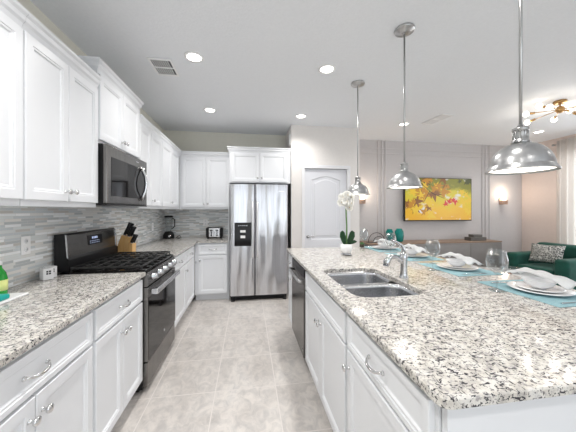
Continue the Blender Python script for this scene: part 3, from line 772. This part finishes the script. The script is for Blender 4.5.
def flower(loc, rz, s=1.0, tilt=0):
    root_bm = nb()
    for k in range(5):
        a = 2*PI*k/5+PI/2; big = k in (1, 4)
        ln = .036*s*(1.05 if big else .95); wd = .022*s*(1.25 if big else .75)
        d = Vector((math.cos(a), 0, math.sin(a))); sd = Vector((-d.z, 0, d.x)); rows = []
        for i in range(6):
            tt = i/5; wv = wd*math.sin(PI*(.08+.86*tt))**.75
            c = d*ln*tt+Vector((0, -.005*math.sin(PI*tt*.9), 0))
            rows.append([root_bm.verts.new(c+sd*wv*q+Vector((0, .002*abs(q), 0))) for q in (-1, 0, 1)])
        for r0, r1 in zip(rows, rows[1:]):
            for j in range(2): root_bm.faces.new((r0[j], r0[j+1], r1[j+1], r1[j]))
    bmesh.ops.solidify(root_bm, geom=root_bm.faces[:], thickness=.0012)
    f = obj('flower', root_bm, M['petal'], t, True, loc=loc, rot=(tilt, 0, rz))
    bm = nb(); lathe(bm, [(0, -.004), (.004, 0), (.0035, .006), (0, .009)], 10, Matrix.Translation((0, -.006, -.002)) @ Matrix.Rotation(PI/2, 4, 'X')); obj('flower_centre', bm, M['yellow'], f)
for i, (x, y, z, a, s) in enumerate(((-.035, -.02, .60, -.3, 1.05), (.01, -.025, .625, .1, 1.0), (.05, -.02, .60, .4, 1.0), (-.045, -.015, .545, -.6, 1.05), (.0, -.03, .56, 0, 1.1), (.045, -.02, .54, .5, 1.05), (.025, -.025, .49, .3, 1), (-.01, .02, .59, 2.9, 1))):
    flower((x*1.0-.008, y, (z-.56)*.95+.553), a, s*1.3, random.uniform(-.3, .3))

# succulent
t = thing('potted_succulent', 'tiny green succulent in a dark pot at the island far end', 'plant', (1.415, 3.105, Z))
bm = nb(); lathe(bm, [(0, 0), (.026, 0), (.031, .035), (.028, .036), (0, .034)], 16); obj('pot', bm, M['darkpot'], t)
bm = nb()
for i in range(22):
    a = i*2.4; r = .006+.022*(i/22); z = .062-.022*(i/22)
    tube(bm, [(0, 0, .03), (r*math.cos(a)*.7, r*math.sin(a)*.7, z-.008), (r*math.cos(a)*1.3, r*math.sin(a)*1.3, z)], [.004, .0065, .001], 6)
obj('foliage', bm, M['succ'], t)

# place settings
PLACES = [(1.625, 1.25), (1.625, 1.84), (1.62, 2.40), (1.61, 2.925)]
names = ['nearest to the viewer', 'second from the viewer', 'third from the viewer', 'at the far end of the island']
GW = 'wine glasses on the island'
def wineglass(label, loc):
    t = thing('wine_glass', label, 'glass', loc, 0, GW)
    bm = nb(); lathe(bm, [(r*1.17, z*1.13) for r, z in ((.0, .0), (.034, .0), (.035, .002), (.010, .004), (.0045, .009), (.0035, .03), (.0035, .078), (.008, .086), (.026, .098), (.041, .120), (.0455, .145), (.042, .170), (.033, .205), (.0318, .205), (.0408, .170), (.0443, .145), (.0398, .120), (.0252, .0995), (.007, .088), (0, .087))], 32)
    obj('glass_body', bm, M['glass'], t)
    return t
g0 = None; s0 = {}
def napkin_bm():
    bm = nb(); nu, nv = 30, 8; rows = []
    for i in range(nu+1):
        u = i/nu*2-1; hw = .020+.050*abs(u)**1.3
        row = []
        for j in range(nv+1):
            v = j/nv*2-1
            dr = max(0, abs(u)*.175-.088)/.087; z = .084-.030*dr**1.6+.009*(math.sin(v*7+u*4)+.6*math.sin(v*3-u*9))*(.35+.65*abs(u))+.006+.026*(1-v*v)*(1-abs(u)*.6)
            row.append(bm.verts.new((v*hw+.012*math.sin(u*2.5), u*.175, z)))
        rows.append(row)
    for a, b in zip(rows, rows[1:]):
        for j in range(nv): bm.faces.new((a[j], a[j+1], b[j+1], b[j]))
    bmesh.ops.solidify(bm, geom=bm.faces[:], thickness=.008)
    return bm
for i, (x, y) in enumerate(PLACES):
    if i == 0:
        bm = nb(); box(bm, -.18, .18, -.225, .225, 0, .003, .001); o = obj('placemat', bm, M['teal'], loc=(x, y, Z)); s0['mat'] = o
        bm = nb(); lathe(bm, [(0, 0), (.075, 0), (.08, .004), (.138, .013), (.141, .016), (.139, .018), (.09, .009), (0, .006)], 48); s0['plate'] = obj('dinner_plate', bm, M['porc'], loc=(x, y, Z+.0035))
        bm = nb(); lathe(bm, [(0, 0), (.055, 0), (.06, .003), (.103, .011), (.105, .013), (.10, .0145), (.065, .008), (0, .005)], 40); s0['salad'] = obj('salad_plate', bm, M['porc'], loc=(x, y, Z+.0125))
        bm = nb(); lathe(bm, [(0, 0), (.03, 0), (.034, .004), (.060, .022), (.076, .046), (.078, .048), (.074, .048), (.058, .027), (.03, .010), (0, .008)], 36); s0['bowl'] = obj('bowl', bm, M['porc'], loc=(x, y, Z+.0200))
        s0['nap'] = obj('napkin', napkin_bm(), M['linen'], None, True, loc=(x+.01, y, Z+.0))
        bm = nb(); tube(bm, [(-.09, 0, .004), (-.03, 0, .005), (.03, 0, .006), (.05, 0, .005)], [.005, .003, .0025, .006], 6, flat=(1.2, .4))
        box(bm, .05, .06, -.010, .010, .003, .005)
        for q in range(4): box(bm, .06, .10, -.010+q*.0058, -.0075+q*.0058, .003, .0045)
        s0['fork'] = obj('fork', bm, M['chrome'], loc=(x-.03, y-.19, Z+.0015))
        bm = nb(); tube(bm, [(-.10, 0, .005), (-.02, 0, .005), (-.015, 0, .005)], [.006, .006, .004], 6, flat=(1, .5)); box(bm, -.02, .11, -.008, .008, .004, .0055, .0005)
        s0['knife'] = obj('table_knife', bm, M['chrome'], loc=(x-.03, y+.175, Z+.0005))
        g0 = wineglass('large clear wine glass nearest to the viewer', (1.405, 1.30, Z))
        T = dict(s0)
    else:
        T = {}
        for k, o in s0.items():
            c = o.copy(); C.objects.link(c); T[k] = c
            c.location = o.location+Vector((x-PLACES[0][0], y-PLACES[0][1], 0))
        dup(g0, ((1.408, 1.83, Z), (1.415, 2.44, Z), (1.385, 2.985, Z))[i-1], None, 'clear wine glass '+('beside the second place setting from the viewer', 'behind the faucet, third from the viewer', 'near the orchid at the far end of the island')[i-1])
    tag(T['mat'], 'aqua woven placemat '+names[i], 'placemat', 'aqua placemats on the island')
    tag(T['plate'], 'white dinner plate on the placemat '+names[i], 'plate', 'dinner plates on the island')
    tag(T['salad'], 'smaller white plate stacked in the setting '+names[i], 'plate', 'salad plates on the island')
    tag(T['bowl'], 'white bowl on the plates '+names[i], 'bowl', 'bowls on the island')
    tag(T['nap'], 'white folded napkin over the bowl '+names[i], 'napkin', 'napkins on the island')
    tag(T['fork'], 'silver fork beside the plate '+names[i], 'fork', 'forks on the island')
    tag(T['knife'], 'silver table knife beside the plate '+names[i], 'knife', 'table knives on the island')

# ------------------------------------------------------------------ pendants
def pendant(label, x, y, pw):
    t = thing('pendant_light', label, 'pendant lamp', (x, y, HC), 0, 'brushed nickel pendants over the island')
    bm = nb(); lathe(bm, [(0, -.001), (.072, -.001), (.075, -.008), (.070, -.018), (.050, -.022), (.046, -.028), (.02, -.034), (0, -.034)], 32); obj('canopy', bm, M['nickel'], t)
    zb = 1.54-HC
    bm = nb(); tube(bm, [(0, 0, -.034), (0, 0, zb+.195)], .0065, 12); obj('rod', bm, M['nickel'], t)
    bm = nb(); lathe(bm, [(0, zb+.200), (.010, zb+.200), (.012, zb+.190), (.029, zb+.187), (.031, zb+.178), (.026, zb+.175), (.026, zb+.139), (.030, zb+.135), (.031, zb+.128), (.036, zb+.124), (0, zb+.124)], 28)
    for k in range(16):
        a = 2*PI*k/16; tube(bm, [(.0262*math.cos(a), .0262*math.sin(a), zb+.141), (.0262*math.cos(a), .0262*math.sin(a), zb+.173)], .0022, 6)
    obj('neck', bm, M['nickel'], t)
    bm = nb(); out = []
    n = 14
    for i in range(n+1):
        a = PI/2*(1-i/n*.94); r = .112*math.cos(a); z = zb+.018+.108*math.sin(a)
        if r > .03: out.append((r, z))
    out = [(.028, zb+.126)]+out+[(.113, zb+.020), (.117, zb+.018), (.117, zb+.012), (.121, zb+.010), (.125, zb+.004), (.125, zb), (.121, zb), (.118, zb+.006), (.110, zb+.010)]
    inn = [(r-.004, z-.003) for r, z in out[:-8]][::-1]
    lathe(bm, out+inn, 48); sh = obj('shade', bm, M['nickel'], t)
    bm = nb(); lathe(bm, [(0, zb+.004), (.08, zb+.005), (.116, zb+.0085), (.10, zb+.0105), (0, zb+.0105)], 40); obj('diffuser', bm, M['diff'], t)
    spot('pendant_glow', (x, y, 1.525), pw, 2.6, .08, (1, .93, .83))
pendant('large pendant lamp nearest to the viewer, dome shade at the right', 1.172, .975, 2.2)
pendant('middle pendant lamp hanging left of the television', 1.172, 1.83, 3)
pendant('farthest pendant lamp hanging by the orchid', 1.172, 2.68, 4)

# recessed lights
RL = [(-.47, 2.446, 'recessed ceiling light nearest the air vent, left of the room'), (.76, 2.457, 'recessed ceiling light in the middle of the ceiling before the middle pendant'),
      (-.504, 3.702, 'recessed ceiling light nearest the back wall cabinets'), (.766, 3.736, 'recessed ceiling light in front of the pantry door wall'),
      (2.447, 3.833, 'recessed ceiling light seen behind the rod of the middle pendant'), (5.0, 3.85, 'recessed ceiling light by the curtain side of the living area')]
for x, y, lab in RL:
    t = thing('recessed_light', lab, 'ceiling light', (x, y, HC), 0, 'recessed ceiling lights')
    bm = nb(); lathe(bm, [(.062, -.001), (.085, -.001), (.084, -.006), (.066, -.009), (.062, -.004)], 32); obj('trim_ring', bm, M['white'], t)
    bm = nb(); lathe(bm, [(0, -.003), (.061, -.003), (.061, -.001), (0, -.001)], 32); obj('lens', bm, M['down'], t)
    spot('downlight', (x, y, HC-.02), (34 if y > 3 else (40 if x < 0 else 54)) if x < 2 else 26, 2.5, .06)
for (x, y) in ((-.47, .9), (.76, .9), (-.47, -.6), (.76, -.6), (3.2, .6)):  # unseen ceiling lights added to brighten the near part of the room
    t = thing('recessed_light', 'added recessed ceiling light for fill, unseen above and behind the viewer', 'ceiling light', (x, y, HC), 0, 'added fill ceiling lights out of frame')
    bm = nb(); lathe(bm, [(.062, -.001), (.085, -.001), (.084, -.006), (.066, -.009), (.062, -.004)], 32); obj('trim_ring', bm, M['white'], t)
    bm = nb(); lathe(bm, [(0, -.003), (.061, -.003), (.061, -.001), (0, -.001)], 32); obj('lens', bm, M['down'], t)
    spot('downlight', (x, y, HC-.02), 66 if x < 0 else (14 if x < 2 else 10), 2.5, .06)
# vents
def vent(label, x, y, rz, w_, d, n, dark=True):
    t = thing('ceiling_vent', label, 'air vent', (x, y, HC), rz, 'ceiling air vents')
    bm = nb()
    for a in ((-w_/2, w_/2, -d/2, -d/2+.02), (-w_/2, w_/2, d/2-.02, d/2), (-w_/2, -w_/2+.02, -d/2+.02, d/2-.02), (w_/2-.02, w_/2, -d/2+.02, d/2-.02)): box(bm, *a, -.012, -.001, .002)
    obj('vent_frame', bm, M['white'], t)
    bm = nb(); box(bm, -w_/2+.02, w_/2-.02, -d/2+.02, d/2-.02, -.003, -.001); obj('vent_backing', bm, M['black'] if dark else M['trim'], t)
    bm = nb()
    for i in range(n):
        x0 = -w_/2+.03+i*(w_-.06)/n
        box(bm, x0, x0+(.007 if dark else .012), -d/2+.02, d/2-.02, -.0065, -.0035)
    box(bm, -w_/2+.02, w_/2-.02, -.006, .006, -.011, -.0035)
    obj('louvre', bm, M['white'], t)
vent('dark slotted square ceiling air vent above the microwave side', -.785, 2.66, 0, .21, .30, 8)
vent('white flat ceiling air vent between the pendants', 2.80, 3.56, .1, .18, .42, 5, False)

# ------------------------------------------------------------------ living area
# television
t = thing('television', 'wall television showing yellow autumn leaves', 'television', (3.745, 4.79, 1.59))
tw, th = 1.47, .85
bm = nb(); box(bm, -tw/2, tw/2, -.10, -.05, -th/2, th/2, .004, 2); box(bm, -.3, .3, -.05, .0, -.2, .2); obj('television_body', bm, M['black'], t)
bm = nb(); x0, x1, z0, z1 = -tw/2+.012, tw/2-.012, -th/2+.02, th/2-.012
box(bm, x0, x1, -.102, -.1005, z0, z1)
rl = random.Random(11)
def leaf_poly(cx, cz, r, a0, mi, yy):
    pts = []; k = 5
    lobes = [(0, .25), (.33, 1), (.6, .42), (.95, .95), (1.25, .42), (PI/2, 1.15)]
    half = [(-PI/2+t*2*PI/PI*1.0, rr) for t, rr in lobes]
    prof = [(-90, .15), (-60, .28), (-35, .75), (-12, .36), (15, 1.0), (42, .40), (62, .55), (90, 1.2)]
    full = prof+[(180-a, r_) for a, r_ in prof[::-1][1:]]
    for a, rr in full[:-1]:
        th_ = math.radians(a)+a0; pts.append((cx+r*rr*math.cos(th_), cz+r*rr*math.sin(th_)))
    pts = [(min(max(px, x0), x1), min(max(pz, z0), z1)) for px, pz in pts]
    c = bm.verts.new((min(max(cx, x0), x1), yy, min(max(cz, z0), z1))); vs = [bm.verts.new((px, yy, pz)) for px, pz in pts]
    for i in range(len(vs)):
        f = bm.faces.new((c, vs[i], vs[(i+1) % len(vs)])); f.material_index = mi
yy = -.1022
for i in range(9): leaf_poly(rl.uniform(-.62, .10), rl.uniform(.28, .42), rl.uniform(.08, .15), rl.uniform(0, 6), (4, 2, 6)[i % 3], yy); yy -= .00004
for i in range(5): leaf_poly(rl.uniform(.35, .72), rl.uniform(.34, .42), rl.uniform(.06, .10), rl.uniform(0, 6), 4, yy); yy -= .00004
for i in range(34):
    u = rl.random(); leaf_poly(-.60+.78*u+rl.uniform(-.1, .1), .30-.5*(1-u)*rl.random()-.15*rl.random(), rl.uniform(.07, .15), rl.uniform(2, 5), (1, 6, 2, 6)[i % 4], yy); yy -= .00004
for i in range(14): leaf_poly(rl.uniform(-.68, -.15), rl.uniform(-.36, .2), rl.uniform(.07, .14), rl.uniform(0, 6), (1, 6, 2, 1, 6)[i % 5], yy); yy -= .00004
for i in range(9): leaf_poly(rl.uniform(.45, .72), rl.uniform(-.3, .25), rl.uniform(.05, .10), rl.uniform(0, 6), 1, yy); yy -= .00004
for cx, cz in ((.31, -.0), (.15, -.10), (.22, -.05), (.36, -.03)): leaf_poly(cx, cz, .085, rl.uniform(0, 6), 3, yy); yy -= .00004
for p in (((-.5, .40), (-.15, .12)), ((-.15, .12), (.12, .02)), ((-.2, .17), (-.33, -.05))):
    (ax, az), (bx, bz) = p; d = Vector((bx-ax, bz-az)).normalized()*.008
    f = bm.faces.new([bm.verts.new(q) for q in ((ax-d.y, yy, az+d.x), (bx-d.y*.5, yy, bz+d.x*.5), (bx+d.y*.5, yy, bz-d.x*.5), (ax+d.y, yy, az-d.x))]); f.material_index = 5
obj('screen', bm, [M['screen'], M['pY'], M['pO'], M['pR'], M['pG'], M['pB'], M['pD']], t)
# credenza
t = thing('credenza', 'low taupe media console with brown top under the television', 'credenza', (2.1, 4.35, 0))
W = 2.71
bm = nb(); box(bm, 0, W, .012, .425, .06, .765, .002); obj('console_body', bm, M['taupe'], t)
bm = nb(); box(bm, -.005, W+.005, -.005, .425, .766, .79, .003); obj('console_top', bm, M['credtop'], t)
n = 4
for i in range(n):
    bm = nb(); box(bm, .004+i*W/n, (i+1)*W/n-.004, -.006, .011, .07, .758, .002); obj('door', bm, M['taupe'], t)
bm = nb(); box(bm, .05, W-.05, .05, .40, 0, .0595); obj('plinth', bm, M['black'], t)
bm = nb(); box(bm, -.17, .17, -.08, .08, 0, .065, .004, 2); o = thing('lidded_box', 'flat grey lidded box on the right end of the media console', 'box', (4.40, 4.52, .7905))
b_ = obj('box_base', bm, M['boxg'], o)
bm = nb(); box(bm, -.10, .10, -.06, .06, .066, .115, .004, 2); obj('box_lid', bm, M['boxg'], o)
def vase(label, x, y, h, r):
    bm = nb(); lathe(bm, [(0, 0), (r*.6, 0), (r*.85, h*.1), (r, h*.45), (r*.9, h*.8), (r*.62, h*.95), (r*.60, h), (r*.52, h), (r*.55, h*.94), (r*.8, h*.8), (r*.9, h*.45), (r*.75, h*.12), (0, h*.06)], 28)
    tag(obj('glass_vase', bm, M['tealglass'], None, True, loc=(x, y, .7905)), label, 'vase', 'teal glass vases on the console')
vase('rounded teal glass vase on the console, left of the pair', 2.62, 4.56, .235, .075)
vase('rounded teal glass vase on the console, right of the pair', 2.775, 4.50, .245, .085)
bm = nb()
for (cx, r, h) in ((2.33, .16, .17), (2.37, .10, .10)):
    tube(bm, [(cx+r*math.cos(PI*k/16), 4.5, .797+h*math.sin(PI*k/16)) for k in range(17)], .005, 8)
box(bm, 2.14, 2.50, 4.44, 4.56, .7905, .797, .002)
tag(obj('wire_sculpture', bm, M['black']), 'dark arched wire ornament on the console left of the vases', 'ornament')
# sconces
for x, lab in ((5.28, 'lit wall sconce right of the television'), (2.16, 'lit wall sconce left of the television, near the farthest pendant')):
    t = thing('wall_sconce', lab, 'sconce', (x, 4.799, 1.6), 0, 'lit wall sconces')
    bm = nb(); box(bm, -.05, .05, -.02, -.001, -.10, .04, .003); box(bm, -.045, .045, -.12, -.02, -.10, -.02, .004); obj('sconce_body', bm, mat('sconce_copper', (.55, .40, .32), .3, 1), t)
    bm = nb(); lathe(bm, [(0, -.019), (.03, -.019), (.036, .0), (.034, .03), (.02, .05), (0, .055)], 20, Matrix.Translation((0, -.07, 0))); obj('lamp_shade', bm, M['bulb'], t)
    point('sconce_glow', (x, 4.70, 1.72), 3.2, .05, (1, .80, .6))
# sputnik
t = thing('sputnik_chandelier', 'brass sputnik ceiling lamp with round bulbs', 'ceiling lamp', (3.86, 2.73, HC))
bm = nb(); lathe(bm, [(0, -.001), (.065, -.001), (.065, -.028), (.06, -.032), (0, -.032)], 28); obj('canopy', bm, M['brass'], t)
bm = nb(); tube(bm, [(0, 0, -.032), (0, 0, -.08)], .008, 10); lathe(bm, [(.045*math.sin(PI*k/12), -.108-.045*math.cos(PI*k/12)) for k in range(13)], 20); obj('hub', bm, M['brass'], t)
for k, (a, e, ln) in enumerate(((200, -6, .25), (150, -2, .26), (100, -8, .27), (175, 8, .20), (45, -5, .26), (350, -8, .27), (310, 2, .26), (255, -12, .25), (20, 8, .24), (282, -35, .16))):
    a = math.radians(a); e = math.radians(e)
    d = Vector((math.cos(a)*math.cos(e), math.sin(a)*math.cos(e), math.sin(e))); c = Vector((0, 0, -.108))
    bm = nb(); tube(bm, [c+d*.04, c+d*ln], .0045, 8); tube(bm, [c+d*(ln-.01), c+d*(ln+.05)], .014, 12); o = obj('arm', bm, M['brass'], t)
    bm = nb(); q = c+d*(ln+.08); lathe(bm, [(.034*math.sin(PI*k2/10), -.034*math.cos(PI*k2/10)) for k2 in range(11)], 16, Matrix.Translation(q)); obj('bulb', bm, M['bulb'], o)
    if k % 2 == 0: point('chandelier_glow', Vector((3.86, 2.73, HC))+q+Vector((0, 0, -.04)), 1.3, .035)
# armchair
t = thing('armchair', 'dark green velvet armchair by the right wall', 'armchair', (5.0, 3.62, 0), -PI/2+.06)
def cush(name, x0, x1, y0, y1, z0, z1, b, par, m=None):
    bm = nb(); box(bm, x0, x1, y0, y1, z0, z1, b, 4); return obj(name, bm, m or M['velvet'], par, True)
cush('seat_base', -.26, .26, -.42, .30, .16, .30, .02, t)
cush('seat_cushion', -.26, .26, -.44, .20, .302, .46, .04, t)
cush('backrest', -.43, .43, .205, .42, .16, .80, .06, t)
cush('armrest', -.45, -.263, -.44, .20, .16, .64, .045, t); cush('armrest', .263, .45, -.44, .20, .16, .64, .045, t)
for x in (-.38, .38):
    for y in (-.36, .34):
        bm = nb(); lathe(bm, [(0, 0), (.014, 0), (.022, .16), (0, .16)], 12, Matrix.Translation((x, y, 0))); obj('leg', bm, M['walnut'], t)
def pillow_bm(w_, h, th_):
    bm = nb(); n = 14
    def P(u, v, s):
        e = (1-abs(u)**3)*(1-abs(v)**3); k = 1-.05*(1-abs(u))*(abs(v)) ; 
        return (u*w_/2*(1-.06*(1-v*v)*abs(u)**2), s*th_/2*max(e, 0)**.6, v*h/2*(1-.08*(1-u*u)*abs(v)**2))
    for s in (-1, 1):
        g = [[bm.verts.new(P(i/n*2-1, j/n*2-1, s)) for j in range(n+1)] for i in range(n+1)]
        for i in range(n):
            for j in range(n): bm.faces.new((g[i][j], g[i+1][j], g[i+1][j+1], g[i][j+1]))
    bmesh.ops.remove_doubles(bm, verts=bm.verts, dist=1e-5)
    return bm
tag(obj('throw_pillow', pillow_bm(.44, .32, .11), M['pillow'], None, True, loc=(4.90, 3.66, .655), rot=(-.35, .0, -PI/2+.25)), 'black and white patterned lumbar pillow on the green armchair', 'pillow')
# coffee table
t = thing('coffee_table', 'round white coffee table in front of the armchair', 'table', (3.83, 3.45, 0))
bm = nb(); lathe(bm, [(0, .385), (.46, .385), (.475, .392), (.475, .412), (.465, .42), (0, .42)], 48); obj('tabletop', bm, M['porc'], t)
bm = nb(); lathe(bm, [(0, 0), (.22, 0), (.22, .02), (.06, .04), (.05, .37), (.12, .384), (0, .384)], 28); obj('pedestal', bm, M['walnut'], t)
bm = nb(); lathe(bm, [(0, 0), (.06, 0), (.11, .015), (.145, .055), (.148, .07), (.14, .07), (.135, .055), (.10, .022), (0, .012)], 32); tag(obj('glass_bowl', bm, M['glass'], None, True, loc=(4.02, 3.48, .4205)), 'shallow clear glass bowl on the coffee table', 'bowl')
bm = nb()
pts = [Vector((3.66+.17*math.cos(a)+.05*math.sin(3*a), 3.30+.10*math.sin(a)+.03*math.cos(2*a), .4365)) for a in [2*PI*i/34 for i in range(34)]]
for p in pts: lathe(bm, [(.016*math.sin(PI*k/8), -.016*math.cos(PI*k/8)) for k in range(9)], 10, Matrix.Translation(p))
tag(obj('bead_garland', bm, M['walnut']), 'loop of dark wooden beads on the coffee table', 'garland')
# curtain
bm = nb(); Yc0, Yc1 = 3.30, 4.03; n = 90; rows = []
for i in range(n+1):
    y = Yc0+(Yc1-Yc0)*i/n; a = i/n*2*PI*6.5
    rows.append([bm.verts.new((5.62+.028*math.sin(a)*(1+.3*(2.58-z)/2.5), y, z)) for z in (.02, .6, 1.2, 1.8, 2.3, 2.65)])
for a, b in zip(rows, rows[1:]):
    for j in range(5): bm.faces.new((a[j], a[j+1], b[j+1], b[j]))
bmesh.ops.solidify(bm, geom=bm.faces[:], thickness=.003)
tag(obj('curtain', bm, M['curtain'], None, True), 'floor-length cream grommet curtain at the right edge', 'curtain')
t = thing('curtain_rod', 'dark metal curtain rod carrying the cream curtain', 'curtain rod', (5.70, 2.6, 2.60))
bm = nb(); tube(bm, [(0, -1.9, 0), (0, 1.53, 0)], .011, 12); obj('rod', bm, M['nickel'], t)
bm = nb(); lathe(bm, [(0, 0), (.02, 0), (.022, .015), (.015, .03), (0, .034)], 14, Matrix.Translation((0, 1.53, 0)) @ Matrix.Rotation(-PI/2, 4, 'X')); obj('finial', bm, M['nickel'], t)
bm = nb(); box(bm, .0, .149, 1.47, 1.485, -.006, .006); obj('bracket', bm, M['nickel'], t)
